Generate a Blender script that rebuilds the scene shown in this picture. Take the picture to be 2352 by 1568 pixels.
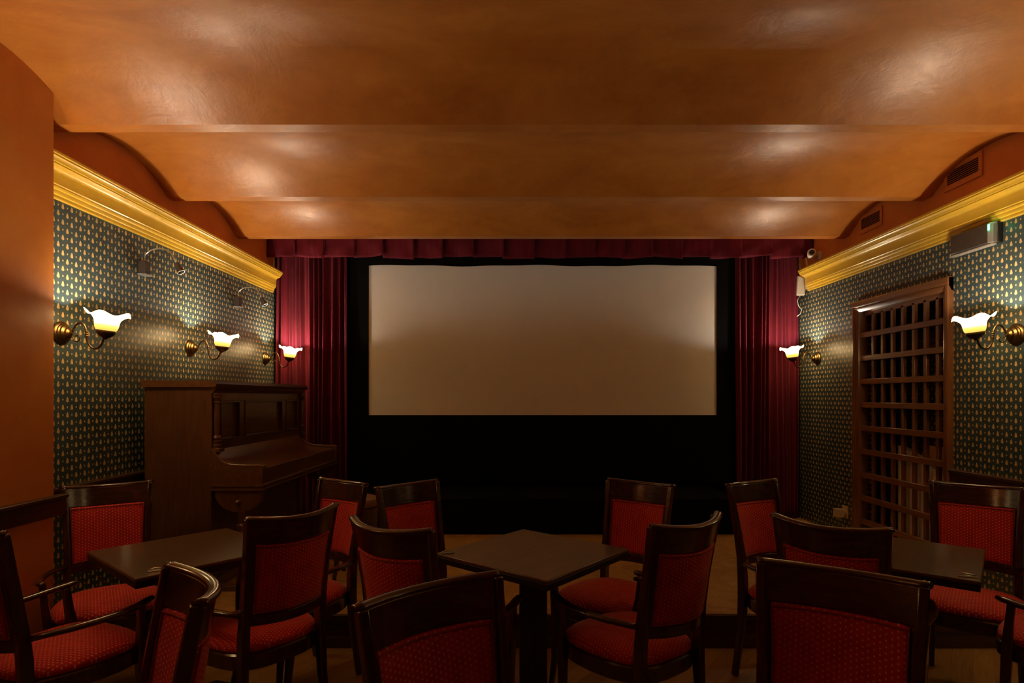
import bpy, bmesh, math, random
from mathutils import Vector, Matrix
random.seed(7)
PI = math.pi
sc = bpy.context.scene
for o in list(bpy.data.objects):
    bpy.data.objects.remove(o, do_unlink=True)
C = sc.collection

# ------------------------------------------------------------------ camera, world, exposure
cam_d = bpy.data.cameras.new('camera')
cam_d.sensor_width = 36.0
cam_d.lens = 1350.0 / 2352.0 * 36.0
cam_d.shift_x = -4.0 / 2352.0
cam_d.shift_y = 127.0 / 2352.0
cam_d.clip_start = 0.02
cam = bpy.data.objects.new('camera', cam_d)
cam.location = (0, 0, 1.4)
cam.rotation_euler = (PI / 2, 0, 0)
C.objects.link(cam)
sc.camera = cam
w = bpy.data.worlds.new('world')
sc.world = w
w.use_nodes = True
w.node_tree.nodes['Background'].inputs[0].default_value = (0.01, 0.01, 0.012, 1)
w.node_tree.nodes['Background'].inputs[1].default_value = 0.2
sc.view_settings.view_transform = 'Standard'
sc.view_settings.look = 'None'
sc.view_settings.gamma = 1.0
sc.view_settings.use_curve_mapping = False
sc.view_settings.exposure = 1.7
BULB_W = 7.0            # power of each wall lamp's bulb
SHADE_E = 8.0           # glow of each amber glass shade

# room dimensions (metres; camera at the origin, looking along +Y)
XL, XR = -2.38, 2.866
XP = -2.20              # face of the pilaster on the left
YP = 2.81               # its far edge
YB, YN = 6.02, -1.9
ZB = 2.77               # underside of the ceiling beams
SY, SZ = 3.28, 0.19     # stage front edge, stage height
BEAMS = [-1.36, -0.28, 0.80, 1.88, 2.96, 4.03, 5.02, 6.10]
BW = 0.085              # beam width
RISE = 0.15
CZ0, CZ1 = 2.425, 2.63  # cornice

# ------------------------------------------------------------------ node helpers
class NT:
    def __init__(s, name):
        s.m = bpy.data.materials.new(name); s.m.use_nodes = True
        s.t = s.m.node_tree; s.n = s.t.nodes; s.b = s.n['Principled BSDF']
    def node(s, typ, **kw):
        n = s.n.new(typ)
        for k, v in kw.items(): setattr(n, k, v)
        return n
    def link(s, a, b): s.t.links.new(a, b)
    def put(s, sock, v):
        if isinstance(v, bpy.types.NodeSocket): s.link(v, sock)
        else: sock.default_value = v
    def m_(s, op, a, b=0.0, c=None):
        n = s.node('ShaderNodeMath', operation=op)
        s.put(n.inputs[0], a); s.put(n.inputs[1], b)
        if c is not None: s.put(n.inputs[2], c)
        return n.outputs[0]
    def coord(s, kind='Object'):
        return s.node('ShaderNodeTexCoord').outputs[kind]
    def xyz(s, v):
        n = s.node('ShaderNodeSeparateXYZ'); s.link(v, n.inputs[0]); return n.outputs
    def mapping(s, v, scale=(1, 1, 1), loc=(0, 0, 0), rot=(0, 0, 0)):
        n = s.node('ShaderNodeMapping'); s.link(v, n.inputs[0])
        n.inputs['Scale'].default_value = scale; n.inputs['Location'].default_value = loc
        n.inputs['Rotation'].default_value = rot
        return n.outputs[0]
    def noise(s, v, scale=5, detail=4, rough=0.5, dist=0.0):
        n = s.node('ShaderNodeTexNoise'); s.link(v, n.inputs['Vector'])
        n.inputs['Scale'].default_value = scale; n.inputs['Detail'].default_value = detail
        n.inputs['Roughness'].default_value = rough; n.inputs['Distortion'].default_value = dist
        return n.outputs['Fac']
    def ramp(s, f, stops):
        n = s.node('ShaderNodeValToRGB'); s.link(f, n.inputs[0])
        e = n.color_ramp.elements
        while len(e) < len(stops): e.new(0.5)
        for el, (p, c) in zip(e, stops):
            el.position = p; el.color = (*c, 1)
        return n.outputs[0]
    def mix(s, f, a, b):
        n = s.node('ShaderNodeMix', data_type='RGBA')
        s.put(n.inputs[0], f)
        s.put(n.inputs[6], a if isinstance(a, bpy.types.NodeSocket) else (*a, 1))
        s.put(n.inputs[7], b if isinstance(b, bpy.types.NodeSocket) else (*b, 1))
        return n.outputs[2]
    def fmix(s, f, a, b):
        n = s.node('ShaderNodeMix', data_type='FLOAT')
        s.put(n.inputs[0], f); s.put(n.inputs[2], a); s.put(n.inputs[3], b)
        return n.outputs[0]
    def bump(s, h, strength=0.2, dist=0.01):
        n = s.node('ShaderNodeBump'); s.link(h, n.inputs['Height'])
        n.inputs['Strength'].default_value = strength; n.inputs['Distance'].default_value = dist
        s.link(n.outputs[0], s.b.inputs['Normal'])
    def set(s, color=None, rough=None, metal=None, spec=None, **kw):
        if color is not None:
            s.put(s.b.inputs['Base Color'], color if isinstance(color, bpy.types.NodeSocket) else (*color, 1))
        if rough is not None: s.put(s.b.inputs['Roughness'], rough)
        if metal is not None: s.put(s.b.inputs['Metallic'], metal)
        if spec is not None: s.put(s.b.inputs['Specular IOR Level'], spec)
        for k, v in kw.items(): s.put(s.b.inputs[k], v)
        return s.m

M = {}
def plain(name, color, rough=0.5, metal=0.0, spec=0.5, var=0.12, scale=14, **kw):
    t = NT(name)
    nz = t.noise(t.coord(), scale, 4, 0.6)
    lo = tuple(c * (1 - var) for c in color); hi = tuple(min(1, c * (1 + var)) for c in color)
    M[name] = t.set(t.ramp(nz, [(0.3, lo), (0.7, hi)]), rough, metal, spec, **kw)
    return M[name]

def wood(name, dark, light, rough=0.28, coat=0.4, axis='Z', scale=10):
    t = NT(name)
    sc_ = {'X': (1.2, 14, 14), 'Y': (14, 1.2, 14), 'Z': (14, 14, 1.2)}[axis]
    v = t.mapping(t.coord(), sc_)
    n1 = t.noise(v, scale * 0.3, 5, 0.6, 0.6)
    M[name] = t.set(t.ramp(n1, [(0.3, dark), (0.7, light)]), rough, 0, 0.5,
                    **{'Coat Weight': coat, 'Coat Roughness': 0.18})
    if not name.startswith('mahogany'): t.bump(n1, 0.04, 0.002)
    return M[name]

def wallpaper(name):
    t = NT(name)
    x, y, z = t.xyz(t.coord())
    cu = t.m_('DIVIDE', y, 0.0315)
    ci = t.m_('FLOOR', cu)
    fu = t.m_('ABSOLUTE', t.m_('MULTIPLY', t.m_('SUBTRACT', t.m_('SUBTRACT', cu, ci), 0.5), 0.0315))
    par = t.m_('MULTIPLY', t.m_('FLOORED_MODULO', ci, 2.0), 0.5)
    vv = t.m_('ADD', t.m_('DIVIDE', z, 0.0815), par)
    fv = t.m_('MULTIPLY', t.m_('SUBTRACT', t.m_('FRACT', vv), 0.5), 0.0815)
    tt = t.m_('DIVIDE', t.m_('ADD', fv, 0.0135), 0.028)
    taper = t.m_('SQRT', t.m_('MAXIMUM', t.m_('SUBTRACT', 1.0, tt), 0.0))
    base = t.m_('MINIMUM', t.m_('ADD', t.m_('MULTIPLY', tt, 5.0), 0.3), 1.0)
    ser = t.m_('ADD', 1.0, t.m_('MULTIPLY', t.m_('SINE', t.m_('MULTIPLY', tt, 26.0)), 0.16))
    hw = t.m_('MULTIPLY', t.m_('MULTIPLY', t.m_('MULTIPLY', taper, base), ser), 0.0108)
    tree = t.m_('LESS_THAN', fu, hw)
    fv2 = t.m_('MULTIPLY', t.m_('SUBTRACT', t.m_('FRACT', t.m_('ADD', vv, 0.5)), 0.5), 0.0815)
    d = t.m_('ADD', t.m_('POWER', t.m_('DIVIDE', fu, 0.0044), 2.0), t.m_('POWER', t.m_('ABSOLUTE', t.m_('DIVIDE', fv2, 0.0052)), 2.0))
    dot = t.m_('LESS_THAN', d, 1.0)
    mask = t.m_('MAXIMUM', tree, dot)
    seam = t.m_('LESS_THAN', t.m_('FRACT', t.m_('DIVIDE', t.m_('ADD', y, 0.11), 0.53)), 0.0035)
    nz = t.noise(t.coord(), 9, 4, 0.6)
    bg = t.ramp(nz, [(0.3, (0.030, 0.052, 0.056)), (0.7, (0.042, 0.068, 0.072))])
    bg = t.mix(t.m_('MULTIPLY', seam, 0.35), bg, (0.22, 0.20, 0.16))
    col = t.mix(mask, bg, (0.52, 0.36, 0.15))
    M[name] = t.set(col, t.fmix(mask, 0.42, 0.38), 0, 0.5)
    return M[name]

def fabric(name, ax):
    t = NT(name)
    o = t.xyz(t.coord())
    a, b = o[ax[0]], o[ax[1]]
    S = 0.0125
    cu = t.m_('DIVIDE', a, S); ci = t.m_('FLOOR', cu)
    fu = t.m_('SUBTRACT', t.m_('SUBTRACT', cu, ci), 0.5)
    par = t.m_('MULTIPLY', t.m_('FLOORED_MODULO', ci, 2.0), 0.5)
    fv = t.m_('SUBTRACT', t.m_('FRACT', t.m_('ADD', t.m_('DIVIDE', b, S * 1.15), par)), 0.5)
    r2 = t.m_('ADD', t.m_('MULTIPLY', fu, fu), t.m_('MULTIPLY', fv, fv))
    dot = t.m_('LESS_THAN', r2, 0.038)
    nz = t.noise(t.coord(), 25, 4, 0.6)
    bg = t.ramp(nz, [(0.3, (0.45, 0.013, 0.011)), (0.7, (0.62, 0.026, 0.018))])
    col = t.mix(dot, bg, (0.78, 0.28, 0.18))
    M[name] = t.set(col, 0.75, 0, 0.25, **{'Sheen Weight': 0.25, 'Sheen Roughness': 0.4})
    nf = t.noise(t.coord(), 900, 2, 0.5)
    t.bump(t.m_('ADD', nf, dot), 0.12, 0.002)
    return M[name]

def plaster(name, a, b, rough, bumpy=0.12, spec=0.5):
    t = NT(name)
    v = t.mapping(t.coord(), (0.9, 1.6, 1.6))
    n1 = t.noise(v, 1.7, 7, 0.62, 0.8)
    n2 = t.noise(t.coord(), 9, 5, 0.6, 0.4)
    f = t.m_('ADD', t.m_('MULTIPLY', n1, 0.75), t.m_('MULTIPLY', n2, 0.25))
    n3 = t.noise(t.coord(), 3.5, 6, 0.65, 1.0)
    M[name] = t.set(t.ramp(f, [(0.36, a), (0.64, b)]), t.m_('ADD', t.m_('MULTIPLY', n3, 0.16), rough - 0.08), 0, spec)
    t.bump(t.m_('ADD', n2, t.m_('MULTIPLY', n3, 1.5)), bumpy, 0.03)
    return M[name]

wallpaper('wallpaper')
plaster('plaster_orange', (0.38, 0.122, 0.015), (0.53, 0.205, 0.034), 0.37, 0.08, 0.42)
plaster('plaster_frieze', (0.58, 0.19, 0.040), (0.68, 0.245, 0.055), 0.6, 0.05, 0.3)
plaster('plaster_pilaster', (0.56, 0.175, 0.026), (0.64, 0.23, 0.042), 0.42, 0.04, 0.4)
plain('gold_paint', (0.66, 0.42, 0.04), 0.3, 0.0, 0.6, 0.06)
wood('mahogany', (0.030, 0.010, 0.006), (0.075, 0.024, 0.013), 0.22, 0.8)
wood('mahogany_flat', (0.030, 0.010, 0.006), (0.075, 0.024, 0.013), 0.22, 0.8, 'X')
wood('rail_wood', (0.035, 0.014, 0.008), (0.075, 0.03, 0.015), 0.35, 0.2, 'Y')
wood('piano_wood', (0.085, 0.034, 0.011), (0.165, 0.068, 0.022), 0.30, 0.35, 'Y')
wood('piano_wood_up', (0.075, 0.030, 0.010), (0.145, 0.058, 0.019), 0.30, 0.35, 'Z')
wood('lattice_wood', (0.15, 0.058, 0.019), (0.24, 0.098, 0.034), 0.30, 0.4, 'Y')
wood('lattice_wood_up', (0.14, 0.055, 0.018), (0.23, 0.092, 0.032), 0.30, 0.4, 'Z')
wood('table_wood', (0.085, 0.052, 0.028), (0.14, 0.088, 0.048), 0.28, 0.4, 'X')
wood('riser_wood', (0.060, 0.026, 0.014), (0.11, 0.048, 0.026), 0.35, 0.3, 'X')
plain('black_iron', (0.012, 0.012, 0.013), 0.4, 0.0, 0.5)
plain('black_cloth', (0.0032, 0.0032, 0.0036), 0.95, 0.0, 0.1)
plain('brass', (0.16, 0.105, 0.042), 0.32, 0.95, 0.5, 0.2, 30)
plain('dark_brass', (0.10, 0.065, 0.028), 0.4, 0.9, 0.5, 0.2, 30)
plain('screen_white', (0.80, 0.78, 0.75), 0.85, 0.0, 0.2, 0.015, 3)
plain('white_plastic', (0.70, 0.68, 0.64), 0.4, 0.0, 0.5, 0.03)
plain('cream_plastic', (0.62, 0.50, 0.30), 0.4, 0.0, 0.5, 0.04)
plain('white_card', (0.85, 0.80, 0.70), 0.7, 0.0, 0.3, 0.04)
plain('kraft_card', (0.75, 0.42, 0.10), 0.75, 0.0, 0.3, 0.08)
plain('louver_wood', (0.50, 0.36, 0.20), 0.45, 0.0, 0.4)
plain('vent_paint', (0.60, 0.20, 0.045), 0.55, 0.0, 0.4)
plain('vent_dark', (0.03, 0.010, 0.005), 0.7, 0.0, 0.3)
plain('steel', (0.55, 0.54, 0.52), 0.28, 0.9, 0.5, 0.05)
plain('smoked_plastic', (0.06, 0.048, 0.04), 0.25, 0.0, 0.5, 0.1)
plain('stool_leather', (0.20, 0.085, 0.02), 0.45, 0.0, 0.5)
fabric('fabric_back', (0, 2)); fabric('fabric_seat', (0, 1))
plain('piping_red', (0.33, 0.02, 0.016), 0.7)

t = NT('velvet')
fold = t.noise(t.mapping(t.coord(), (6, 6, 0.35)), 3, 4, 0.6)
M['velvet'] = t.set(t.ramp(fold, [(0.3, (0.095, 0.005, 0.013)), (0.7, (0.15, 0.010, 0.024))]), 0.8, 0, 0.2,
                    **{'Sheen Weight': 0.6, 'Sheen Roughness': 0.35, 'Sheen Tint': (0.9, 0.25, 0.35, 1)})

t = NT('floor_wood')
v = t.mapping(t.coord(), (1, 1, 1), rot=(0, 0, math.radians(38)))
x, y, z = t.xyz(v)
pw = 0.09
ci = t.m_('FLOOR', t.m_('DIVIDE', x, pw))
edge = t.m_('ABSOLUTE', t.m_('SUBTRACT', t.m_('FRACT', t.m_('DIVIDE', x, pw)), 0.5))
wn = t.node('ShaderNodeTexWhiteNoise', noise_dimensions='1D'); t.link(ci, wn.inputs['W'])
gr = t.noise(t.mapping(v, (16, 1.3, 1)), 4, 5, 0.6, 0.5)
f = t.m_('ADD', t.m_('MULTIPLY', gr, 0.75), t.m_('MULTIPLY', wn.outputs[0], 0.25))
col = t.ramp(f, [(0.3, (0.28, 0.15, 0.042)), (0.7, (0.46, 0.27, 0.085))])
col = t.mix(t.m_('MULTIPLY', t.m_('GREATER_THAN', edge, 0.488), 0.6), col, (0.06, 0.03, 0.01))
M['floor_wood'] = t.set(col, 0.42, 0, 0.4)

t = NT('stage_lino')
n1 = t.noise(t.mapping(t.coord(), (1, 1.5, 1)), 5, 7, 0.65, 1.2)
n2 = t.noise(t.coord(), 40, 4, 0.6)
M['stage_lino'] = t.set(t.ramp(t.m_('ADD', t.m_('MULTIPLY', n1, 0.7), t.m_('MULTIPLY', n2, 0.3)),
                        [(0.32, (0.25, 0.14, 0.038)), (0.68, (0.52, 0.32, 0.095))]), 0.5, 0, 0.35)

def shade_mat():
    # glass cup lit by its bulb: dim amber near the fitting, bright where the bulb sits
    t = NT('amber_glass')
    out = t.n['Material Output']
    df = t.node('ShaderNodeBsdfDiffuse'); df.inputs[0].default_value = (0.75, 0.5, 0.2, 1)
    z = t.xyz(t.coord())[2]
    k = t.m_('MINIMUM', t.m_('MAXIMUM', t.m_('DIVIDE', t.m_('SUBTRACT', z, 0.056), 0.050), 0.0), 1.0)
    st_ = t.m_('ADD', t.m_('MULTIPLY', t.m_('POWER', k, 1.5), SHADE_E), 0.42)
    em = t.node('ShaderNodeEmission'); t.link(st_, em.inputs[1])
    t.link(t.mix(k, (1.0, 0.56, 0.10), (1.0, 0.68, 0.32)), em.inputs[0])
    ad = t.node('ShaderNodeAddShader')
    t.link(df.outputs[0], ad.inputs[0]); t.link(em.outputs[0], ad.inputs[1])
    t.link(ad.outputs[0], out.inputs[0])
    M['amber_glass'] = t.m
shade_mat()
def emis(name, c, s):
    t = NT(name)
    t.set(c, 0.4, **{'Emission Color': (*c, 1), 'Emission Strength': s})
    M[name] = t.m
emis('bulb_glow', (1.0, 0.93, 0.8), 8)
emis('green_led', (0.05, 0.9, 0.35), 6)
t = NT('clear_plastic')
t.set((0.75, 0.72, 0.68), 0.15, **{'Transmission Weight': 0.55, 'IOR': 1.2, 'Alpha': 0.55})
M['clear_plastic'] = t.m

# ------------------------------------------------------------------ mesh helpers
class MB:
    def __init__(s): s.v = []; s.f = []
    def add(s, vs, fs):
        o = len(s.v); s.v += [tuple(p) for p in vs]; s.f += [tuple(i + o for i in f) for f in fs]
        return s
    def box(s, x0, x1, y0, y1, z0, z1):
        return s.add([(x0,y0,z0),(x1,y0,z0),(x1,y1,z0),(x0,y1,z0),(x0,y0,z1),(x1,y0,z1),(x1,y1,z1),(x0,y1,z1)],
                     [(0,3,2,1),(4,5,6,7),(0,1,5,4),(1,2,6,5),(2,3,7,6),(3,0,4,7)])
    def grid(s, fn, nu, nv, closeu=False, flip=False):
        o = len(s.v)
        nn = nu if closeu else nu + 1
        for j in range(nv + 1):
            for i in range(nn): s.v.append(tuple(fn(i / nu, j / nv)))
        for j in range(nv):
            for i in range(nu):
                a = o + j * nn + i; b = o + j * nn + (i + 1) % nn
                c = b + nn; d = a + nn
                s.f.append((a, d, c, b) if flip else (a, b, c, d))
        return s
    def lathe(s, prof, seg=24, org=(0,0,0), axis='Z'):
        def mp(r, h, a):
            c, q = r * math.cos(a), r * math.sin(a)
            if axis == 'Z': p = (c, q, h)
            elif axis == 'X': p = (h, c, q)
            else: p = (q, h, c)
            return (p[0]+org[0], p[1]+org[1], p[2]+org[2])
        o = len(s.v); n = len(prof)
        for r, h in prof:
            for i in range(seg): s.v.append(mp(r, h, 2*PI*i/seg))
        for j in range(n-1):
            for i in range(seg):
                s.f.append((o+j*seg+i, o+j*seg+(i+1)%seg, o+(j+1)*seg+(i+1)%seg, o+(j+1)*seg+i))
        s.f.append(tuple(o+i for i in range(seg))[::-1]); s.f.append(tuple(o+(n-1)*seg+i for i in range(seg)))
        return s
    def tube(s, pts, r, seg=8, square=False, up=(0,0,1)):
        pts = [Vector(p) for p in pts]; n = len(pts)
        if not isinstance(r, (list, tuple)): r = [r] * n
        o = len(s.v); prev = None
        for i, p in enumerate(pts):
            d = (pts[min(i+1,n-1)] - pts[max(i-1,0)]).normalized()
            ref = Vector(up) if prev is None else prev
            u = ref - d * ref.dot(d)
            if u.length < 1e-4: u = Vector((1,0,0)) - d * d.x
            u.normalize(); prev = u; q = d.cross(u)
            rr = r[i] if isinstance(r[i], (list, tuple)) else (r[i], r[i])
            for k in range(seg):
                a = 2*PI*(k+0.5)/seg if square else 2*PI*k/seg
                f = math.sqrt(2) if square else 1
                s.v.append(tuple(p + u*rr[0]*f*math.cos(a) + q*rr[1]*f*math.sin(a)))
        for j in range(n-1):
            for k in range(seg):
                s.f.append((o+j*seg+k, o+j*seg+(k+1)%seg, o+(j+1)*seg+(k+1)%seg, o+(j+1)*seg+k))
        s.f.append(tuple(o+k for k in range(seg))[::-1]); s.f.append(tuple(o+(n-1)*seg+k for k in range(seg)))
        return s
    def prism(s, poly, axis, a0, a1):
        # poly in the two other axes, extruded along axis
        def mp(p, a):
            return {'X': (a, p[0], p[1]), 'Y': (p[0], a, p[1]), 'Z': (p[0], p[1], a)}[axis]
        n = len(poly)
        vs = [mp(p, a0) for p in poly] + [mp(p, a1) for p in poly]
        fs = [tuple(range(n)), tuple(range(2*n-1, n-1, -1))]
        fs += [(i, (i+1)%n + 0, (i+1)%n + n, i+n) for i in range(n)]
        return s.add(vs, fs)
    def build(s, name, mat, parent=None, smooth=False, bevel=0, seg=2, auto=None, loc=None):
        me = bpy.data.meshes.new(name)
        me.from_pydata(s.v, [], s.f)
        bm = bmesh.new(); bm.from_mesh(me)
        bmesh.ops.recalc_face_normals(bm, faces=bm.faces)
        bm.to_mesh(me); bm.free()
        me.materials.append(M[mat])
        if smooth or auto or bevel:
            me.polygons.foreach_set('use_smooth', [True]*len(me.polygons))
            if not smooth or auto:
                me.set_sharp_from_angle(angle=math.radians(auto or 35))
        o = bpy.data.objects.new(name, me); C.objects.link(o)
        if parent is not None: o.parent = parent
        if loc: o.location = loc
        if bevel:
            b = o.modifiers.new('bevel', 'BEVEL'); b.width = bevel; b.segments = seg
            b.limit_method = 'ANGLE'; b.angle_limit = math.radians(40)
        return o

def empty(name, loc=(0,0,0), rz=0.0):
    o = bpy.data.objects.new(name, None); o.empty_display_size = 0.1
    o.location = loc; o.rotation_euler = (0, 0, rz); C.objects.link(o); return o
def tag(o, label=None, cat=None, group=None, kind=None):
    if label: o['label'] = label
    if cat: o['category'] = cat
    if group: o['group'] = group
    if kind: o['kind'] = kind
    return o
def struct(o, label):
    o['kind'] = 'structure'; o['label'] = label; return o
def copy_tree(o, parent=None):
    c = o.copy(); C.objects.link(c); c.parent = parent
    for ch in list(o.children): copy_tree(ch, c)
    return c

# ------------------------------------------------------------------ the setting
struct(MB().box(XL-0.2, XR+0.8, YN-0.1, SY, -0.06, 0.0).build('floor', 'floor_wood'), 'ochre wooden floor in front of the low stage')
# stage: boards with moulded dark riser
st = struct(empty('stage_platform', (0, SY, 0)), 'low ochre stage with dark moulded front edge')
m = MB().box(XL, XR, 0.0, YB-SY, SZ-0.03, SZ); m.build('stage_floor', 'stage_lino', st)
MB().box(XL, XR, 0.012, 0.06, 0.0, SZ-0.03).build('riser', 'riser_wood', st)
MB().prism([(0.012, 0.0), (-0.006, 0.0), (-0.006, 0.055), (0.0, 0.065), (0.006, 0.068), (0.012, 0.085)], 'X', XL, XR).build('riser_moulding', 'riser_wood', st)
MB().box(XL, XR, -0.01, 0.02, SZ-0.038, SZ-0.004).build('stage_nosing', 'riser_wood', st, bevel=0.004)

# ceiling: beams and shallow vaults
ce = struct(empty('ceiling', (0, 0, ZB)), 'orange plaster ceiling of shallow vaults between flat beams')
def vault_z(y):
    for a, b in zip(BEAMS, BEAMS[1:]):
        if a + BW <= y <= b:
            h = (b - a - BW) / 2; c = (a + BW + b) / 2
            R = (h*h + RISE*RISE) / (2*RISE)
            return ZB + math.sqrt(max(R*R - (y-c)**2, 0)) - (R - RISE)
    return ZB
for a in BEAMS:
    MB().grid(lambda u, v: (XL-0.05 + u*(XR-XL+0.1), a + v*BW, 0.0), 30, 2).build('beam', 'plaster_orange', ce)
for a, b in zip(BEAMS, BEAMS[1:]):
    def vf(u, v, a=a, b=b):
        y = a + BW + v * (b - a - BW)
        y = min(max(y, a+BW+1e-6), b-1e-6)
        return (XL-0.05 + u*(XR-XL+0.1), y, vault_z(y) - ZB)
    MB().grid(vf, 30, 24).build('vault', 'plaster_orange', ce, smooth=True)

# left wall
wl = struct(MB().box(XL-0.12, XL, YN, YB, 0, 2.5).build('wall_left', 'wallpaper'), 'left wall in dark blue-green paper with gold motifs')
MB().box(XL-0.12, XL, YN, YB, 2.5, 3.1).build('frieze', 'plaster_frieze', wl)
pl = struct(MB().box(XL-0.02, XP, YN, YP, 0, 3.1).build('wall_left_pilaster', 'plaster_pilaster'), 'orange painted thick wall section on the left')
# right wall with an opening for the lattice door
OY0, OY1, OZ = 3.88, 4.87, 2.10
m = MB().box(XR, XR+0.12, YN, OY0, 0, 2.5).box(XR, XR+0.12, OY1, YB, 0, 2.5).box(XR, XR+0.12, OY0, OY1, OZ, 2.5)
wr = struct(m.build('wall_right', 'wallpaper'), 'right wall in dark blue-green paper with gold motifs')
MB().box(XR, XR+0.12, YN, YB, 2.5, 3.1).build('frieze', 'plaster_frieze', wr)
NX = XR + 0.62
wn_ = struct(MB().box(NX, NX+0.08, OY0-0.25, OY1+0.75, 0, 2.5).build('wall_niche', 'wallpaper'), 'papered back wall of the recess behind the lattice')
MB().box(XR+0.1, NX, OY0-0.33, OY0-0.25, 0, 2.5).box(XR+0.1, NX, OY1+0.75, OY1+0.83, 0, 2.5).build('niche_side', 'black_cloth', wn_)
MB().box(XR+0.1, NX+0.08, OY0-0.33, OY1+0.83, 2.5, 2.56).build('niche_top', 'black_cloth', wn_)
# end walls
struct(MB().box(XL-0.12, XR+0.12, YB, YB+0.1, 0, 3.1).build('wall_back', 'black_cloth'), 'black masked wall around the projection screen')
struct(MB().box(XL-0.12, XR+0.12, YN-0.1, YN, 0, 3.1).build('wall_front', 'plaster_frieze'), 'plain wall behind the viewer')
# black plinth below the screen
struct(MB().box(-1.62, 1.98, 5.17, YB-0.005, SZ, 0.5).build('black_plinth', 'black_cloth'), 'black draped block below the projection screen')

# cornices
PROF = [(0,0),(0.016,0),(0.018,0.004),(0.018,0.018),(0.024,0.021),(0.028,0.03),(0.028,0.04),(0.036,0.044),(0.040,0.052),(0.040,0.060),
        (0.045,0.064),(0.045,0.120),(0.048,0.128),(0.056,0.136),(0.070,0.143),(0.084,0.147),(0.084,0.154),(0.090,0.155),(0.093,0.163),
        (0.100,0.172),(0.106,0.176),(0.106,0.184),(0.112,0.187),(0.112,0.197),(0.106,0.205),(0,0.205)]
def cornice(name, xw, sgn, y0, y1, label):
    poly = [(xw + sgn*p, CZ0 + z) for p, z in PROF]
    m = MB()
    n = len(poly)
    segs = 40
    for k in range(segs+1):
        y = y0 + (y1-y0)*k/segs
        m.v += [(p[0], y, p[1]) for p in poly]
    for k in range(segs):
        for i in range(n):
            a = k*n+i; b = k*n+(i+1)%n
            m.f.append((a, b, b+n, a+n))
    m.f.append(tuple(range(n))); m.f.append(tuple(segs*n+i for i in range(n-1,-1,-1)))
    return struct(m.build(name, 'gold_paint', auto=25), label)
cornice('trim_1', XL, 1, YP-0.02, 5.78, 'gold moulded cornice along the left wall')
cornice('trim_2', XR, -1, YN, 5.70, 'gold moulded cornice along the right wall')
# chair rails
def rail(name, xw, sgn, y0, y1, label, h=0.085, zt=0.93):
    poly = [(xw, zt-h), (xw+sgn*0.018, zt-h), (xw+sgn*0.022, zt-h+0.012), (xw+sgn*0.022, zt-0.024), (xw+sgn*0.036, zt-0.016), (xw+sgn*0.036, zt-0.004), (xw+sgn*0.032, zt), (xw, zt)]
    struct(MB().prism(poly, 'Y', y0, y1).build(name, 'rail_wood', auto=30), label)
rail('trim_3', XL, 1, YP, 5.2, 'dark wooden chair rail on the left papered wall')
rail('trim_4', XP, 1, YN, YP+0.05, 'dark wooden chair rail on the orange wall section', 0.10)
rail('trim_5', XR, -1, YN, 3.83, 'dark wooden chair rail on the right papered wall')

# lattice door in its moulded frame
dr = struct(empty('door_1', (XR, 4.38, 0)), 'brown wooden lattice door in a moulded frame')
FY0, FY1 = 3.83-4.38, 4.93-4.38
def jamb(y0, y1, nm):
    s = 1 if y1 > y0 else -1
    poly = []
    for d, q in [(0.02,0),(-0.03,0),(-0.036,0.006),(-0.036,0.028),(-0.028,0.034),(-0.030,0.044),(-0.022,0.050),(-0.016,0.070),(-0.006,0.074),(0.06,0.076),(0.06,0)]:
        poly.append((d, y0 + s*q))
    MB().prism(poly, 'Z', 0, 2.185-0.004).build(nm, 'lattice_wood_up', dr, auto=30)
jamb(FY0, FY0+0.1, 'jamb'); jamb(FY1, FY1-0.1, 'jamb')
poly = [(d, 2.185-q) for d, q in [(0.06,0),(-0.034,0),(-0.040,0.008),(-0.040,0.040),(-0.030,0.048),(-0.034,0.058),(-0.024,0.066),(-0.014,0.088),(0.02,0.092),(0.02,0.12),(0.06,0.12)]]
MB().prism([(p[0], p[1]) for p in poly], 'Y', FY0, FY1).build('door_head', 'lattice_wood', dr, auto=30)
for k in range(7):
    y = 4.730 - 0.1203*k - 4.38
    MB().box(0.020, 0.046, y-0.0145, y+0.0145, 0.02, 2.08).build('upright', 'lattice_wood_up', dr, bevel=0.003)
for k in range(10):
    z = 1.885 - 0.1912*k
    MB().box(-0.002, 0.028, FY0+0.07, FY1-0.07, z, z+0.043).build('crossbar', 'lattice_wood', dr, bevel=0.003)
MB().box(0.0, 0.05, FY0+0.07, FY1-0.07, 0.0, 0.12).build('bottom_board', 'lattice_wood', dr, bevel=0.003)

# ------------------------------------------------------------------ screen, curtains, valance
scr = empty('projection_screen', (0, 5.88, 0))
tag(scr, 'wide blank white projection screen with black border', 'screen')
def scf(u, v):
    z = 1.215 + v*(2.714-1.215)
    if v > 0.99: z += 0.006*math.sin(u*17) + 0.003*math.sin(u*41)  # valance's wavy shadow and overlap put into the shape of the top edge
    return (-1.456 + u*3.491, 0.012, z)
MB().grid(scf, 80, 30).build('screen_fabric', 'screen_white', scr, smooth=True)
for nm, b in (('border', (-1.64, -1.454, 0.0, 0.02, 0.55, 2.95)), ('border', (2.033, 2.2, 0.0, 0.02, 0.55, 2.95)),
              ('border', (-1.454, 2.033, 0.0, 0.02, 2.728, 2.95)), ('border', (-1.454, 2.033, 0.0, 0.02, 0.55, 1.217))):
    MB().box(*b).build(nm, 'black_cloth', scr)

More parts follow.
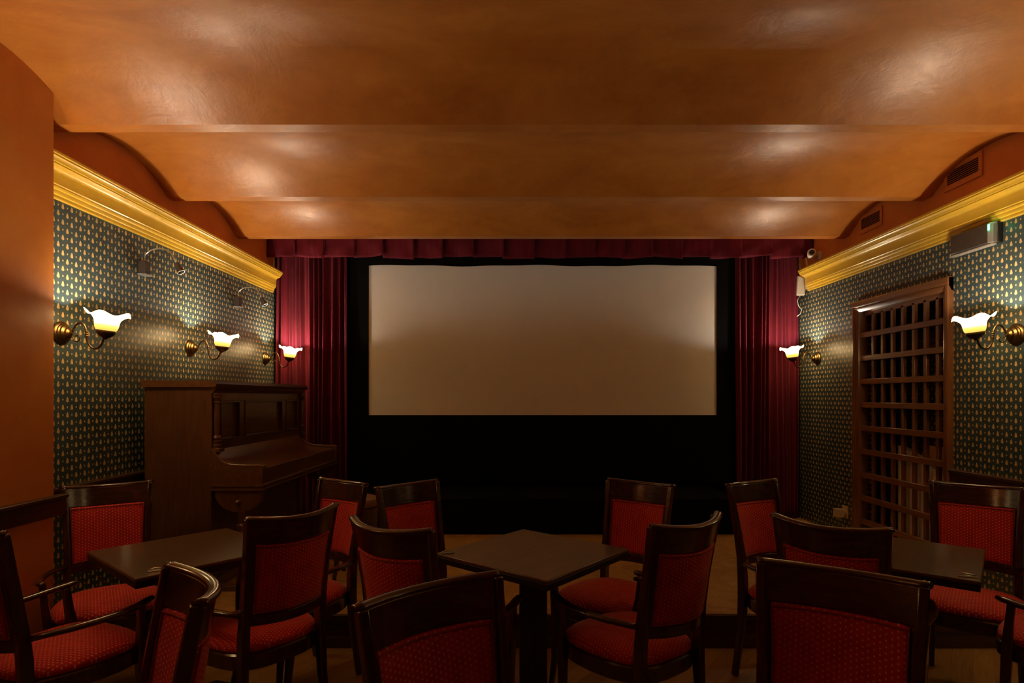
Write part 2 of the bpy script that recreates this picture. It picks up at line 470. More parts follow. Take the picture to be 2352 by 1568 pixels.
def curtain(x0, x1, yb, label, seed, dens):
    rnd = random.Random(seed)
    # irregular folds: cumulative phase
    N = 300
    ph = []; p = 0
    for i in range(N+1):
        u = i/N
        p += (dens(u)) * (1 + 0.5*math.sin(u*19+seed) + 0.25*math.sin(u*43+2*seed)) / N * 2*PI
        ph.append(p)
    def fn(u, v):
        i = min(int(round(u*N)), N)
        a = ph[i]
        amp = 0.030 + 0.014*math.sin(u*7+seed) + 0.014*v
        s = math.sin(a)
        y = yb - amp*(s + 0.25*math.sin(2.3*a+1.5*v+seed)) - 0.02*math.sin(v*2.0+u*6)
        sway = 0.012*math.sin(v*3+u*9+seed)*v
        z = 2.98 - v*(2.98-SZ-0.01)
        return (x0 + u*(x1-x0) + 0.006*math.cos(a) + sway, y, z)
    o = MB().grid(fn, N, 40).build('curtain', 'velvet', None, smooth=True)
    sld = o.modifiers.new('thick', 'SOLIDIFY'); sld.thickness = 0.004
    tag(o, label, 'curtain', 'stage curtains')
    return o
curtain(-2.35, -1.655, 5.86, 'gathered burgundy velvet curtain behind the upright piano', 3.0, lambda u: 17 - 9*u)
curtain(2.20, 2.83, 5.86, 'gathered burgundy velvet curtain beside the lattice door wall', 5.0, lambda u: 7 + 8*u)
va = empty('valance', (0, 5.66, 2.74))
tag(va, 'pleated burgundy velvet valance running above the screen', 'valance')
x = XL + 0.01; k = 0
rv = random.Random(4)
while x < XR - 0.02:
    wdt = 0.285 + rv.uniform(-0.012, 0.012)
    x1 = min(x + wdt, XR - 0.008)
    dz = rv.uniform(-0.012, 0.012); sl = rv.uniform(-0.02, 0.012); cr = rv.uniform(0.2, 0.9)
    def pf(u, v, x=x, x1=x1, dz=dz, sl=sl, cr=cr):
        y = -0.055*u**1.3 + 0.012*math.sin(PI*u)*v - 0.016*v*math.sin(7*(u-cr*v)) * u - 0.006*math.sin(9*v+5*u)*v
        z = 0.26 - v*(0.26 + dz + sl*(u-0.5)*2 + 0.014*u*u)
        return (x - 0.012 + u*(x1-x+0.012), y, z)
    o = MB().grid(pf, 14, 10).build('pleat', 'velvet', va, smooth=True)
    sl_ = o.modifiers.new('thick', 'SOLIDIFY'); sl_.thickness = 0.004
    x = x1; k += 1
MB().box(XL+0.01, XR-0.01, 0.012, 0.03, 0.03, 0.28).build('pelmet_board', 'black_cloth', va)

# ------------------------------------------------------------------ wall lamps
def sconce_proto():
    r = empty('wall_lamp')
    MB().lathe([(0.062,0.0),(0.062,0.006),(0.056,0.012),(0.050,0.014),(0.049,0.020),(0.043,0.024),(0.041,0.031),(0.030,0.038),(0.026,0.046),(0.014,0.053),(0.010,0.062)], 28, axis='X').build('backplate', 'brass', r, auto=30)
    P = [(0.055,0,-0.004),(0.066,0,0.020),(0.080,0,0.043),(0.098,0,0.054),(0.116,0,0.048),(0.128,0,0.028),(0.133,0,0.004),(0.136,0,-0.022),(0.142,0,-0.050),(0.156,0,-0.072),(0.176,0,-0.082),(0.197,0,-0.076),(0.213,0,-0.058),(0.222,0,-0.036),(0.226,0,-0.02)]
    def cr(pts, n=5):
        out = []
        for i in range(len(pts)-1):
            p0 = Vector(pts[max(i-1,0)]); p1 = Vector(pts[i]); p2 = Vector(pts[i+1]); p3 = Vector(pts[min(i+2,len(pts)-1)])
            for k in range(n):
                tt = k/n
                out.append(0.5*((2*p1)+(-p0+p2)*tt+(2*p0-5*p1+4*p2-p3)*tt*tt+(-p0+3*p1-3*p2+p3)*tt**3))
        out.append(Vector(pts[-1])); return out
    a = MB().tube(cr(P), 0.0052, 10, up=(0,1,0)).build('arm', 'dark_brass', r, smooth=True)
    for zz in (0.008, -0.004, -0.016):
        MB().lathe([(0.004,-0.004),(0.009,-0.002),(0.009,0.002),(0.004,0.004)], 14, (0.1345,0,zz)).build('collar', 'brass', a, smooth=True)
    S = [(0.058,0,-0.016)]
    for k in range(14):
        an = math.radians(180 + 24*k); rr = 0.021 - 0.0007*k
        S.append((0.084 + rr*math.cos(an)*1.0, 0, -0.026 + rr*math.sin(an)))
    MB().tube(cr(S, 3), 0.0032, 8, up=(0,1,0)).build('scroll', 'dark_brass', a, smooth=True)
    TX, TZ = 0.232, -0.022
    cup = MB().lathe([(0.008,-0.012),(0.012,-0.004),(0.028,0.004),(0.042,0.018),(0.048,0.034),(0.046,0.036),(0.0,0.03)], 28).build('cup', 'dark_brass', r, smooth=True)
    def sh(u, v):
        an = 2*PI*u
        prof = [(0.040,0.032),(0.048,0.040),(0.053,0.053),(0.055,0.068),(0.056,0.080),(0.059,0.091),(0.066,0.102),(0.076,0.112),(0.087,0.120),(0.097,0.125),(0.104,0.124)]
        f = v*(len(prof)-1); i = min(int(f), len(prof)-2); q = f-i
        rr = prof[i][0]*(1-q)+prof[i+1][0]*q; z = prof[i][1]*(1-q)+prof[i+1][1]*q
        k = max(0, (v-0.5)/0.5)**1.6
        wv = math.cos(5*an)
        rr *= 1 + 0.02*k*wv
        z += 0.013*k*wv + 0.003*k*math.sin(2*an+1)
        return (rr*math.cos(an), rr*math.sin(an), z)
    s = MB().grid(sh, 60, 18, closeu=True).build('shade', 'amber_glass', r, smooth=True)
    b = MB().lathe([(0.002,0.034),(0.012,0.036),(0.013,0.05),(0.019,0.062),(0.021,0.074),(0.017,0.086),(0.008,0.092),(0.001,0.093)], 20).build('bulb', 'bulb_glow', r, smooth=True)
    for o in (cup, s, b):
        o.location = (TX, 0, TZ); o.rotation_euler = (0, math.radians(7), 0)
    ld = bpy.data.lights.new('bulb_light', 'POINT'); ld.energy = BULB_W; ld.color = (1.0, 0.93, 0.82); ld.shadow_soft_size = 0.02
    lo = bpy.data.objects.new('bulb_light', ld); C.objects.link(lo); lo.parent = r
    lo.location = (TX + 0.012, 0, TZ + 0.088)
    return r
lamp0 = sconce_proto()
LAMPS = [(XL, 3.09, 1.735, 0, 'brass wall lamp with glowing ruffled amber shade nearest the orange wall section'),
         (XL, 4.32, 1.757, 0, 'brass wall lamp with glowing ruffled amber shade above the piano, middle of three'),
         (XL, 5.62, 1.765, 0, 'brass wall lamp with ruffled amber shade in front of the left curtain'),
         (XR, 3.35, 1.755, PI, 'brass wall lamp with ruffled amber shade on the near side of the lattice door'),
         (XR, 5.54, 1.76, PI, 'brass wall lamp with ruffled amber shade in front of the right curtain'),
         (XP, 1.75, 1.74, 0, 'brass wall lamp with amber shade on the orange wall section'),
         (XR, 1.95, 1.755, PI, 'brass wall lamp with amber shade on the right wall close to the viewer')]
for i, (x, y, z, rz, lab) in enumerate(LAMPS):
    o = lamp0 if i == 0 else copy_tree(lamp0)
    o.location = (x, y, z); o.rotation_euler = (0, 0, rz)
    tag(o, lab, 'wall lamp', 'amber glass wall lamps')
    if i == 4: o.rotation_euler = (0, 0, PI)

# unlit gooseneck picture lamps above
def goose(y, z, label):
    r = empty('gooseneck_lamp', (XL, y, z))
    MB().box(0, 0.045, -0.03, 0.03, -0.045, 0.04).build('wall_box', 'smoked_plastic', r, bevel=0.004)
    MB().box(0.002, 0.056, -0.04, 0.04, -0.052, -0.045).build('box_lip', 'clear_plastic', r, bevel=0.002)
    pts = [(0.025,0,0.036),(0.025,0,0.05)]
    for k in range(13):
        a = PI - k*(PI*0.9)/12
        pts.append((0.115 + 0.09*math.cos(a), 0, 0.06 + 0.06*math.sin(a)))
    pts += [(0.215, 0, 0.055), (0.225, 0, 0.03)]
    MB().tube(pts, 0.004, 8, up=(0,1,0)).build('gooseneck', 'steel', r, smooth=True)
    o = MB().lathe([(0.008,0.0),(0.014,-0.004),(0.024,-0.07),(0.022,-0.07),(0.006,-0.006)], 18).build('lamp_head', 'smoked_plastic', r, auto=30)
    o.location = pts[-1]; o.rotation_euler = (0, math.radians(-28), 0)
    tag(r, label, 'lamp', 'unlit gooseneck lamps')
goose(3.75, 2.225, 'small unlit gooseneck lamp high on left wall, farther from the curtain')
goose(5.02, 2.215, 'small unlit gooseneck lamp high on left wall, nearer the curtain')

# ------------------------------------------------------------------ piano
pn = empty('upright_piano', (-2.300, 3.66, SZ), math.radians(-0.6))
tag(pn, 'old brown upright piano with closed key lid by left wall', 'piano')
L = 1.5
for a0, nm in ((0.0, 'side_panel'), (L-0.045, 'side_panel')):
    MB().box(0, 0.42, a0, a0+0.045, 0.0, 1.27).build(nm, 'piano_wood_up', pn, bevel=0.004)
MB().box(0, 0.02, 0.045, L-0.045, 0.05, 1.27).build('back_panel', 'piano_wood', pn)
MB().prism([(-0.005,1.27),(0.455,1.27),(0.462,1.276),(0.468,1.29),(0.462,1.305),(0.455,1.312),(-0.005,1.312)], 'Y', -0.03, L+0.03).build('lid', 'piano_wood', pn, auto=30)
MB().prism([(0.41,1.235),(0.428,1.235),(0.432,1.245),(0.448,1.258),(0.452,1.27),(0.41,1.27)], 'Y', 0.0, L).build('lid_moulding', 'piano_wood', pn, auto=30)
up = MB()
PAN = [(0.10,0.36),(0.43,1.08),(1.15,1.40)]
Z0, Z1 = 0.93, 1.185
up.box(0.40, 0.425, 0.045, L-0.045, 0.87, Z0).box(0.40, 0.425, 0.045, L-0.045, Z1, 1.27)
ed = [0.045] + [e for p in PAN for e in p] + [L-0.045]
for i in range(0, len(ed), 2): up.box(0.40, 0.425, ed[i], ed[i+1], Z0, Z1)
upo = up.build('upper_frame', 'piano_wood_up', pn, bevel=0.002)
for a, b in PAN:
    MB().box(0.395, 0.405, a, b, Z0, Z1).build('front_panel', 'piano_wood', upo)
    mm = MB()
    for y0, y1, z0, z1 in ((a,b,Z0,Z0+0.014),(a,b,Z1-0.014,Z1),(a,a+0.014,Z0+0.014,Z1-0.014),(b-0.014,b,Z0+0.014,Z1-0.014)):
        mm.box(0.403, 0.431, y0, y1, z0, z1)
    mm.build('panel_moulding', 'piano_wood_up', upo, bevel=0.003)
for a in (0.035, L-0.035):
    prof = [(0.030,0.885),(0.030,0.91),(0.024,0.915),(0.029,0.925),(0.029,0.935),(0.020,0.94),(0.026,0.952),(0.022,0.965),(0.017,0.97),
            (0.019,1.02),(0.020,1.07),(0.017,1.13),(0.016,1.165),(0.021,1.17),(0.021,1.178),(0.017,1.182),(0.022,1.20),(0.027,1.205),(0.027,1.215),(0.031,1.22),(0.031,1.235)]
    MB().lathe(prof, 18, (0.436, a, 0)).build('column', 'piano_wood_up', pn, auto=30)
    MB().box(0.42, 0.468, a-0.033, a+0.033, 0.865, 0.888).build('column_base', 'piano_wood_up', pn, bevel=0.003)
# cheeks, key lid, key slip
ck = [(0.41,0.63),(0.41,0.885),(0.432,0.885),(0.446,0.862),(0.468,0.832),(0.498,0.807),(0.54,0.795),(0.60,0.792),(0.72,0.790),(0.738,0.784),(0.744,0.772),(0.738,0.67),(0.738,0.63)]
br = [(0.435,0.63)] + [(0.587 - 0.150*math.cos(PI*k/16), 0.625 - 0.135*math.sin(PI*k/16)**0.9) for k in range(17)] + [(0.739,0.63)]
for a0 in (-0.004, L-0.056):
    c = MB().prism(ck, 'Y', a0, a0+0.06).build('key_cheek', 'piano_wood', pn, bevel=0.006)
    bb = MB().prism(br, 'Y', a0+0.006, a0+0.05).build('bracket', 'piano_wood_up', pn, bevel=0.006)
    MB().lathe([(0.020,0.0),(0.020,-0.004),(0.012,-0.006),(0.012,-0.012),(0.004,-0.018)], 16, (0.585, a0+0.006, 0.555), 'Y').build('rosette', 'piano_wood', bb, auto=30)
    lp = [(0.018,0.03),(0.024,0.05),(0.030,0.06),(0.030,0.08),(0.020,0.09),(0.024,0.13),(0.030,0.24),(0.034,0.32),(0.026,0.38),(0.032,0.39),(0.032,0.41),(0.022,0.42),(0.028,0.50)]
    MB().lathe(lp, 18, (0.60, a0+0.03, 0)).build('leg', 'piano_wood_up', pn, auto=30)
    MB().box(0.40, 0.66, a0, a0+0.06, 0.0, 0.035).build('toe_block', 'piano_wood', pn, bevel=0.004)
fl = []
for d, z in [(0.425,0.878),(0.440,0.856),(0.462,0.824),(0.492,0.798),(0.535,0.782),(0.60,0.774),(0.70,0.768),(0.722,0.764)]: fl.append((d, z))
MB().prism(fl + [(d, z-0.016) for d, z in reversed(fl)], 'Y', 0.056, L-0.056).build('key_lid', 'piano_wood', pn, auto=40)
MB().box(0.70, 0.730, 0.05, L-0.05, 0.665, 0.762).build('key_slip', 'piano_wood', pn, bevel=0.004)
for z0, z1, d in ((0.652, 0.668, 0.750), (0.628, 0.640, 0.748)):
    MB().prism([(0.42,z0),(d-0.006,z0),(d,z0+0.004),(d,z1-0.004),(d-0.006,z1),(0.42,z1)], 'Y', -0.012, L+0.012).build('keybed_moulding', 'piano_wood', pn, auto=30)
MB().box(0.42, 0.738, -0.002, L+0.002, 0.64, 0.655).build('keybed', 'piano_wood', pn)
MB().box(0.385, 0.40, 0.045, L-0.045, 0.06, 0.63).build('lower_panel', 'piano_wood', pn, bevel=0.003)
MB().box(0.0, 0.43, 0.0, L, 0.0, 0.06).build('base_board', 'piano_wood', pn, bevel=0.004)

# piano stool
so = empty('piano_stool', (-1.07, 3.98, SZ))
tag(so, 'dark wooden piano stool with tan rounded seat, half hidden behind chairs', 'stool')
MB().lathe([(0.0,0.47),(0.150,0.47),(0.162,0.48),(0.165,0.50),(0.155,0.525),(0.11,0.54),(0.0,0.546)], 32).build('seat', 'stool_leather', so, auto=40)
MB().lathe([(0.145,0.33),(0.155,0.335),(0.155,0.46),(0.160,0.47),(0.0,0.47)], 32).build('seat_drum', 'mahogany', so, auto=30)
for k in range(4):
    a = PI/4 + k*PI/2
    c_, s_ = math.cos(a), math.sin(a)
    MB().tube([(0.12*c_,0.12*s_,0.34),(0.13*c_,0.13*s_,0.18),(0.16*c_,0.16*s_,0.0)], [0.022,0.018,0.014], 10).build('leg', 'mahogany', so, smooth=True)
MB().tube([(0.115,0.115,0.14),(-0.115,-0.115,0.14)], 0.01, 8).tube([(0.115,-0.115,0.14),(-0.115,0.115,0.14)], 0.01, 8).build('stretcher', 'mahogany', so, smooth=True)

# ------------------------------------------------------------------ tables
def table_proto():
    r = empty('square_table')
    MB().box(-0.3, 0.3, -0.3, 0.3, 0.716, 0.73).build('table_top', 'table_wood', r, bevel=0.004)
    MB().box(-0.298, 0.298, -0.298, 0.298, 0.690, 0.716).build('edge_band', 'black_iron', r, bevel=0.003)
    MB().box(-0.12, 0.12, -0.12, 0.12, 0.672, 0.690).build('top_bracket', 'black_iron', r, bevel=0.003)
    MB().box(-0.045, 0.045, -0.045, 0.045, 0.03, 0.672).build('column', 'black_iron', r, bevel=0.006)
    MB().prism([(-0.21,0.0),(0.21,0.0),(0.21,0.015),(0.06,0.05),(-0.06,0.05),(-0.21,0.015)], 'X', -0.21, 0.21).build('base', 'black_iron', r, bevel=0.006)
    return r
tb0 = table_proto()
TROT = math.radians(5.0) + PI/4
TABS = [(-1.43, 2.585, 'square dark-topped pedestal table in front of the piano'),
        (0.085, 2.56, 'square dark-topped pedestal table in the middle, facing the screen'),
        (1.655, 2.55, 'square dark-topped pedestal table beside the lattice door')]
for i, (x, y, lab) in enumerate(TABS):
    o = tb0 if i == 0 else copy_tree(tb0)
    o.location = (x, y, 0); o.rotation_euler = (0, 0, TROT)
    tag(o, lab, 'table', 'square pedestal tables')
# small metal number-less tags lying on the tables
def tagplate(x, y, rz, label):
    r = empty('metal_tag', (x, y, 0.73), rz)
    MB().box(-0.030, 0.030, -0.012, 0.012, 0.0, 0.004).build('plate', 'steel', r, bevel=0.001)
    MB().tube([(-0.028,0.0,0.006),(-0.01,0.004,0.010),(0.01,-0.004,0.010),(0.028,0.0,0.006)], 0.003, 8).build('clip', 'steel', r, smooth=True)
    tag(r, label, 'tag', 'small metal tags on tables')
tagplate(-0.283, 2.52, 0.5, 'small shiny metal tag on the left corner of the middle table')
tagplate(-1.375, 2.265, 0.4, 'small shiny metal tag on the near corner of the table by the piano')
tagplate(1.69, 2.19, -0.35, 'small shiny metal tag on the near corner of the table by the lattice')

# ------------------------------------------------------------------ armchairs
HT = 0.96
def back_y(z):      # y of the back frame ends at height z
    pts = [(0.0,-0.222),(0.25,-0.188),(0.44,-0.180),(0.58,-0.190),(0.75,-0.216),(HT,-0.255)]
    for (a, ya), (b, yb) in zip(pts, pts[1:]):
        if z <= b: return ya + (yb-ya)*(z-a)/(b-a)
    return pts[-1][1]
def back_hw(z):
    pts = [(0.0,0.182),(0.44,0.170),(0.58,0.168),(0.75,0.174),(HT,0.187)]
    for (a, ya), (b, yb) in zip(pts, pts[1:]):
        if z <= b: return ya + (yb-ya)*(z-a)/(b-a)
    return pts[-1][1]
BUL = 0.062
def bpt(u, z, off=0.0):      # point on the curved back surface, u in -1..1
    hw = back_hw(z)
    y = back_y(z) - BUL*(1-u*u) + off
    return (hw*u, y, z - 0.013*(1-u*u)*max(0.0, (z-0.62)/0.34))
def slab(u0, u1, z0, z1, t0, t1, nu=16, nv=6, puff=0.0, rc=0.0):
    # curved slab between offsets t0 (rear) and t1 (front)
    m = MB()
    def sh(side):
        def fn(a, b):
            u = u0 + a*(u1-u0); z = z0 + b*(z1-z0)
            e = (1-(2*a-1)**4)*(1-(2*b-1)**4)
            if rc:
                # rounded corners: pull the corners inwards
                ca = max(0, abs(2*a-1)-0.8)/0.2; cb = max(0, abs(2*b-1)-0.8)/0.2
                k = rc*ca*cb
                u -= math.copysign(k*0.10, a-0.5); z -= math.copysign(k*0.02, b-0.5)
            off = (t1 + puff*e) if side else (t0 - puff*e)
            return bpt(u, z, off)
        return fn
    m.grid(sh(1), nu, nv); n1 = len(m.v)
    m.grid(sh(0), nu, nv, flip=True)
    W_ = nu+1
    for i in range(nu):
        m.f.append((i, n1+i, n1+i+1, i+1)); b_ = nv*W_
        m.f.append((b_+i, b_+i+1, n1+b_+i+1, n1+b_+i))
    for j in range(nv):
        m.f.append((j*W_, (j+1)*W_, n1+(j+1)*W_, n1+j*W_)); r_ = nu
        m.f.append((j*W_+r_, n1+j*W_+r_, n1+(j+1)*W_+r_, (j+1)*W_+r_))
    return m
def seat_outline(s, n=40):
    # rounded trapezoid, s = inset
    out = []
    for k in range(n):
        a = 2*PI*k/n
        c_, q = math.cos(a), math.sin(a)
        e = 2/3.4
        x = math.copysign(abs(c_)**e, c_); y = math.copysign(abs(q)**e, q)
        wd = (0.225 if y > 0 else 0.225 + y*0.04) - s
        if y > 0: wd += 0.01*y
        out.append((x*wd, 0.02 + y*(0.222-s)))
    return out
def chair_proto():
    r = empty('armchair')
    # seat frame
    n = 40
    m = MB(); o1 = seat_outline(0.006); o2 = seat_outline(0.0)
    rings = [(o1,0.355),(o2,0.360),(o2,0.412),(o1,0.418)]
    for o_, z in rings: m.v += [(x, y, z) for x, y in o_]
    for j in range(3):
        for i in range(n): m.f.append((j*n+i, j*n+(i+1)%n, (j+1)*n+(i+1)%n, (j+1)*n+i))
    m.f.append(tuple(range(n-1,-1,-1))); m.f.append(tuple(3*n+i for i in range(n)))
    m.build('seat_frame', 'mahogany_flat', r, auto=35)
    m = MB()
    for ins, z in [(0.012,0.418),(0.003,0.428),(0.004,0.440),(0.020,0.455),(0.06,0.466),(0.12,0.473)]:
        m.v += [(x, y, z) for x, y in seat_outline(ins)]
    for j in range(5):
        for i in range(n): m.f.append((j*n+i, j*n+(i+1)%n, (j+1)*n+(i+1)%n, (j+1)*n+i))
    m.f.append(tuple(range(n-1,-1,-1))); m.f.append(tuple(5*n+i for i in range(n)))
    m.build('seat_cushion', 'fabric_seat', r, smooth=True)
    # rear legs running up as back posts
    for s in (-1, 1):
        pts = []; rr = []
        for z in (0.0, 0.12, 0.25, 0.40, 0.50, 0.60, 0.72, 0.84, HT-0.012):
            pts.append((s*(back_hw(z)-0.004), back_y(z), z)); q = 0.0125 + 0.005*math.exp(-((z-0.45)/0.22)**2)
            rr.append((q*1.25, q*0.95))
        MB().tube(pts, rr, 4, True, up=(0,1,0)).build('rear_leg', 'mahogany', r, bevel=0.004)
    # top rail with a rolled edge
    tr = slab(-1.0, 1.0, 0.855, HT-0.010, -0.012, 0.012, 20, 4).build('top_rail', 'mahogany_flat', r, bevel=0.004)
    pts = [bpt(-1.03 + 2.06*k/28, HT-0.008, -0.004) for k in range(29)]
    MB().tube(pts, [(0.010,0.017)]*29, 12).build('rolled_edge', 'mahogany_flat', tr, smooth=True)
    # lower rail
    slab(-0.97, 0.97, 0.535, 0.578, -0.011, 0.011, 18, 2).build('lower_rail', 'mahogany_flat', r, bevel=0.004)
    # padded back
    pd = slab(-0.86, 0.86, 0.582, 0.853, -0.012, 0.014, 20, 14, puff=0.010).build('back_cushion', 'fabric_back', r, smooth=True)
    ring = []
    for k in range(61):
        q = k/60*4
        i = int(q) % 4; f = q-int(q)
        if i == 0: p = (-0.85+1.70*f, 0.846)
        elif i == 1: p = (0.85, 0.846-0.258*f)
        elif i == 2: p = (0.85-1.70*f, 0.588)
        else: p = (-0.85, 0.588+0.258*f)
        # soften corners
        ring.append(p)
    for off in (0.0165, -0.0145):
        MB().tube([bpt(u, z, off) for u, z in ring], 0.0030, 6).build('piping', 'piping_red', pd, smooth=True)
    # side stiles filling between pad and post
    for s in (-1, 1):
        a, b = (0.86, 0.99) if s > 0 else (-0.99, -0.86)
        slab(a, b, 0.576, 0.858, -0.009, 0.010, 2, 6).build('back_stile', 'mahogany', r)
    # arms and front legs
    for s in (-1, 1):
        pts = [(s*0.168,-0.185,0.574),(s*0.200,-0.140,0.580),(s*0.232,-0.075,0.584),(s*0.252,0.0,0.587),(s*0.260,0.07,0.590),(s*0.258,0.135,0.596),(s*0.246,0.190,0.603),(s*0.240,0.212,0.606)]
        MB().tube(pts, [(0.011,0.013),(0.011,0.014),(0.0115,0.016),(0.012,0.018),(0.012,0.020),(0.012,0.020),(0.0115,0.018),(0.009,0.013)], 12).build('arm', 'mahogany_flat', r, smooth=True)
        pts = [(s*0.242,0.165,0.592),(s*0.236,0.172,0.52),(s*0.224,0.180,0.43),(s*0.216,0.184,0.36),(s*0.210,0.190,0.25),(s*0.208,0.202,0.12),(s*0.212,0.222,0.0)]
        MB().tube(pts, [(0.013,0.013),(0.014,0.013),(0.018,0.016),(0.018,0.016),(0.016,0.014),(0.013,0.012),(0.011,0.011)], 4, True, up=(0,1,0)).build('front_leg', 'mahogany', r, bevel=0.004)
    return r
ch0 = chair_proto()
# (x, y) of the middle of the top rail between its ends, facing angle in plan
CH = [((-1.842, 2.0), 66, 'armchair at the far left edge, turned towards the table by the piano'),
      ((-2.07, 3.00), -54, 'red armchair against the left papered wall, facing the viewer beside the piano'),
      ((-0.905, 3.105), -126, 'red armchair right of the piano, front of its backrest showing'),
      ((-0.86, 2.30), 142, 'armchair seen from behind at the right side of the piano-side table'),
      ((-0.435, 2.075), 57, 'armchair seen from behind at the left side of the middle table'),
      ((-0.54, 3.01), -43, 'red armchair beyond the left corner of the middle table, facing the viewer'),
      ((0.655, 3.07), -131, 'red armchair beyond the right corner of the middle table, facing the viewer'),
      ((0.63, 2.145), 126, 'armchair seen from behind at the right side of the middle table'),
      ((1.13, 2.105), 48, 'armchair seen from behind at the left side of the lattice-side table'),
      ((1.25, 3.075), -60, 'red armchair in front of the right curtain, facing the viewer'),
      ((2.34, 2.98), -130, 'red armchair against the right wall beside the lattice door'),
      ((2.40, 2.13), 130, 'armchair at the far right edge, only its arm and seat in view'),
      ((-0.80, 1.42), -141, 'red armchair in the left foreground seen side-on with gleaming curved top'),
      ((-0.185, 1.365), -50, 'big red armchair in the centre foreground, facing the viewer'),
      ((0.825, 1.50), -124, 'big red armchair in the right foreground, facing the viewer')]
for i, ((x, y), fa, lab) in enumerate(CH):
    o = ch0 if i == 0 else copy_tree(ch0)
    a = math.radians(fa); d = -back_y(HT)
    o.location = (x + d*math.cos(a), y + d*math.sin(a), 0)
    o.rotation_euler = (0, 0, a - PI/2)
    tag(o, lab, 'chair', 'red upholstered armchairs around the tables')

# ------------------------------------------------------------------ fittings on the right wall
def vent(y0, y1, z0, z1, label):
    r = empty('air_vent', (XR, (y0+y1)/2, z0))
    h = z1-z0; hl = (y1-y0)/2
    m = MB(); f = 0.026
    for b in ((-hl,hl,0,0.036),(-hl,hl,h-0.03,h),(-hl,-hl+f,0.036,h-0.03),(hl-f,hl,0.036,h-0.03)):
        m.box(-0.012, 0.0, b[0], b[1], b[2], b[3])
    m.build('vent_frame', 'vent_paint', r, bevel=0.002)
    MB().box(-0.004, 0.0, -hl+f, hl-f, 0.036, h-0.03).build('vent_back', 'vent_dark', r)
    n = 6
    for k in range(n):
        z = 0.042 + (h-0.074)*(k+0.5)/n
        MB().prism([(-0.010,z-0.003),(-0.009,z-0.004),(-0.003,z+0.001),(-0.004,z+0.002)], 'Y', -hl+f, hl-f).build('slat', 'vent_paint', r)
    tag(r, label, 'vent', 'air vents above the cornice')
vent(3.585, 3.90, 2.752, 2.905, 'orange painted air vent in the nearer ceiling vault above right cornice')
vent(4.56, 4.86, 2.735, 2.885, 'orange painted air vent in the farther ceiling vault above right cornice')

el = empty('emergency_light', (XR, 3.61, 2.305))
tag(el, 'black emergency light box with small green indicator under the right cornice', 'emergency light')
MB().box(-0.030, 0.0, -0.170, 0.170, 0.0, 0.125).build('housing', 'black_iron', el, bevel=0.004)
MB().box(-0.062, -0.030, -0.166, -0.030-0.10, 0.004, 0.122).build('end_window', 'clear_plastic', el, bevel=0.003)
MB().box(-0.060, -0.030, -0.128, 0.168, 0.006, 0.122).build('diffuser', 'smoked_plastic', el, bevel=0.004)
MB().box(-0.066, -0.060, -0.145, -0.136, 0.078, 0.112).build('indicator', 'green_led', el, bevel=0.001)
MB().box(-0.055, -0.030, -0.16, 0.17, -0.012, 0.0).build('lower_lens', 'clear_plastic', el, bevel=0.002)

cc = empty('security_camera', (XR, 5.50, 2.725))
tag(cc, 'small white security camera above the right end of the cornice', 'camera')
MB().lathe([(0.040,0.0),(0.040,-0.012),(0.018,-0.02),(0.014,-0.05)], 20, axis='X').build('mount', 'white_plastic', cc, auto=30)
hd = MB().lathe([(0.010,-0.05),(0.034,-0.046),(0.040,-0.03),(0.040,0.05),(0.036,0.058),(0.030,0.06)], 24, axis='X').build('camera_body', 'white_plastic', cc, auto=30)
ln = MB().lathe([(0.0,0.056),(0.026,0.056),(0.024,0.063),(0.0,0.064)], 20, axis='X').build('lens', 'black_iron', hd, auto=30)
hd.location = (-0.075, 0, 0.005); hd.rotation_euler = (0, math.radians(-8), math.radians(-118))
wb = empty('wireless_box', (2.80, 5.74, 2.39))
tag(wb, 'white plastic box with dangling cable at the right cornice end', 'electronic box')
MB().prism([(-0.038,-0.0),(0.038,0.0),(0.032,0.17),(-0.030,0.19)], 'Y', -0.015, 0.015).build('case', 'white_plastic', wb, bevel=0.006)
MB().tube([(-0.005,0,0.0),(-0.03,0,-0.05),(-0.02,0,-0.10),(0.012,0,-0.14),(0.0,0,-0.18),(-0.035,0,-0.205)], 0.0035, 8).build('cable', 'white_plastic', wb, smooth=True)
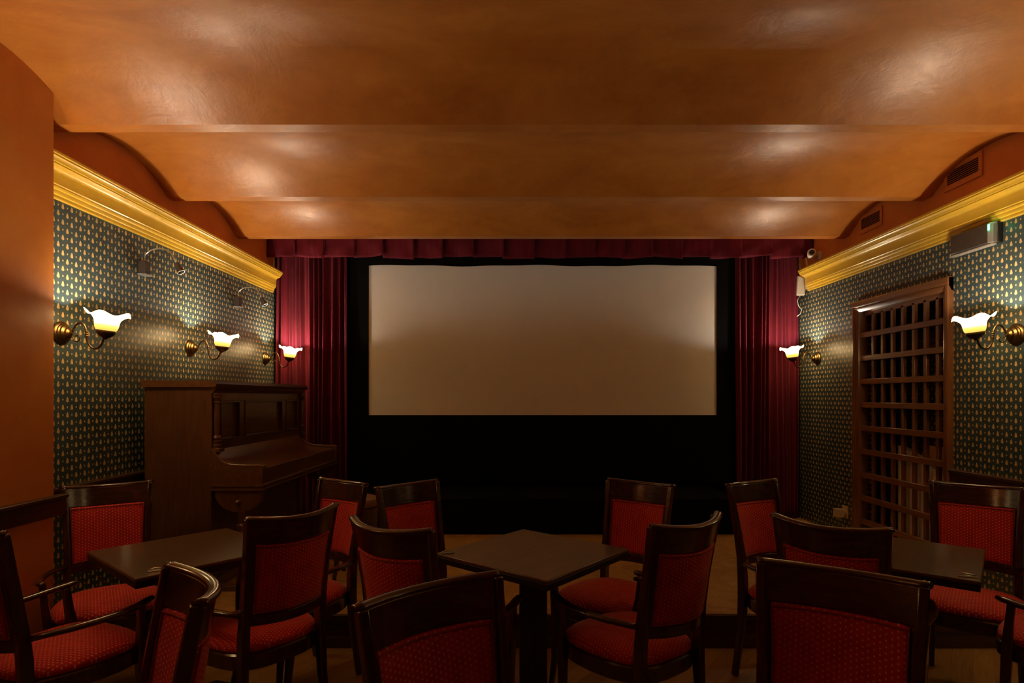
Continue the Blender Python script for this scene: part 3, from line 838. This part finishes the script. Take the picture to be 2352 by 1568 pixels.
MB().box(0.0, 0.066, -0.01, 0.01, 0.06, 0.11).build('wall_clip', 'white_plastic', wb)

sk = empty('wall_socket', (XR, 5.07, 0.40))
tag(sk, 'cream wall socket with plug on the right wall beside the lattice frame', 'socket')
MB().box(-0.012, 0.0, -0.045, 0.045, -0.045, 0.06).build('plate', 'cream_plastic', sk, bevel=0.003)
MB().lathe([(0.032,-0.012),(0.032,-0.03),(0.028,-0.034)], 20, axis='X').build('socket_ring', 'cream_plastic', sk, auto=30)
MB().box(-0.095, -0.03, -0.035, 0.03, -0.035, 0.035).build('plug', 'cream_plastic', sk, bevel=0.004)
MB().tube([(-0.06,0,-0.035),(-0.062,0,-0.065)], 0.005, 8).build('cable', 'cream_plastic', sk, smooth=True)

# things in the recess behind the lattice
lv = empty('louvred_panel', (NX-0.002, 4.78, 1.75))
tag(lv, 'horizontal louvred panel in the recess behind the lattice', 'louvre')
MB().box(-0.05, 0.0, -0.42, 0.42, 0.0, 0.20).build('panel_body', 'vent_dark', lv, bevel=0.003)
for k in range(14):
    z = 0.012 + k*0.0132
    MB().prism([(-0.062,z-0.003),(-0.060,z-0.005),(-0.049,z+0.004),(-0.050,z+0.006)], 'Y', -0.41, 0.41).build('slat', 'louver_wood', lv)
bx = empty('white_carton', (XR+0.22, 4.35, 0.0))
tag(bx, 'tall white carton with tan flaps standing behind the lattice', 'box')
MB().prism([(-0.36,0.0),(0.145,0.0),(0.145,1.03),(0.0,0.995),(-0.11,0.94),(-0.36,0.86)], 'X', -0.15, -0.10).build('carton_front', 'white_card', bx, bevel=0.003)
MB().box(-0.10, 0.18, -0.36, 0.145, 0.0, 0.86).build('carton_body', 'white_card', bx, bevel=0.004)
MB().prism([(-0.05,0.86),(-0.045,0.86),(0.02,1.035),(0.015,1.038)], 'Y', -0.36, 0.08).build('flap', 'kraft_card', bx)
for yy in (-0.30, -0.18, -0.06, 0.06):
    MB().box(-0.156, -0.15, yy-0.010, yy+0.010, 0.0, 0.84).build('rib', 'white_card', bx, bevel=0.002)
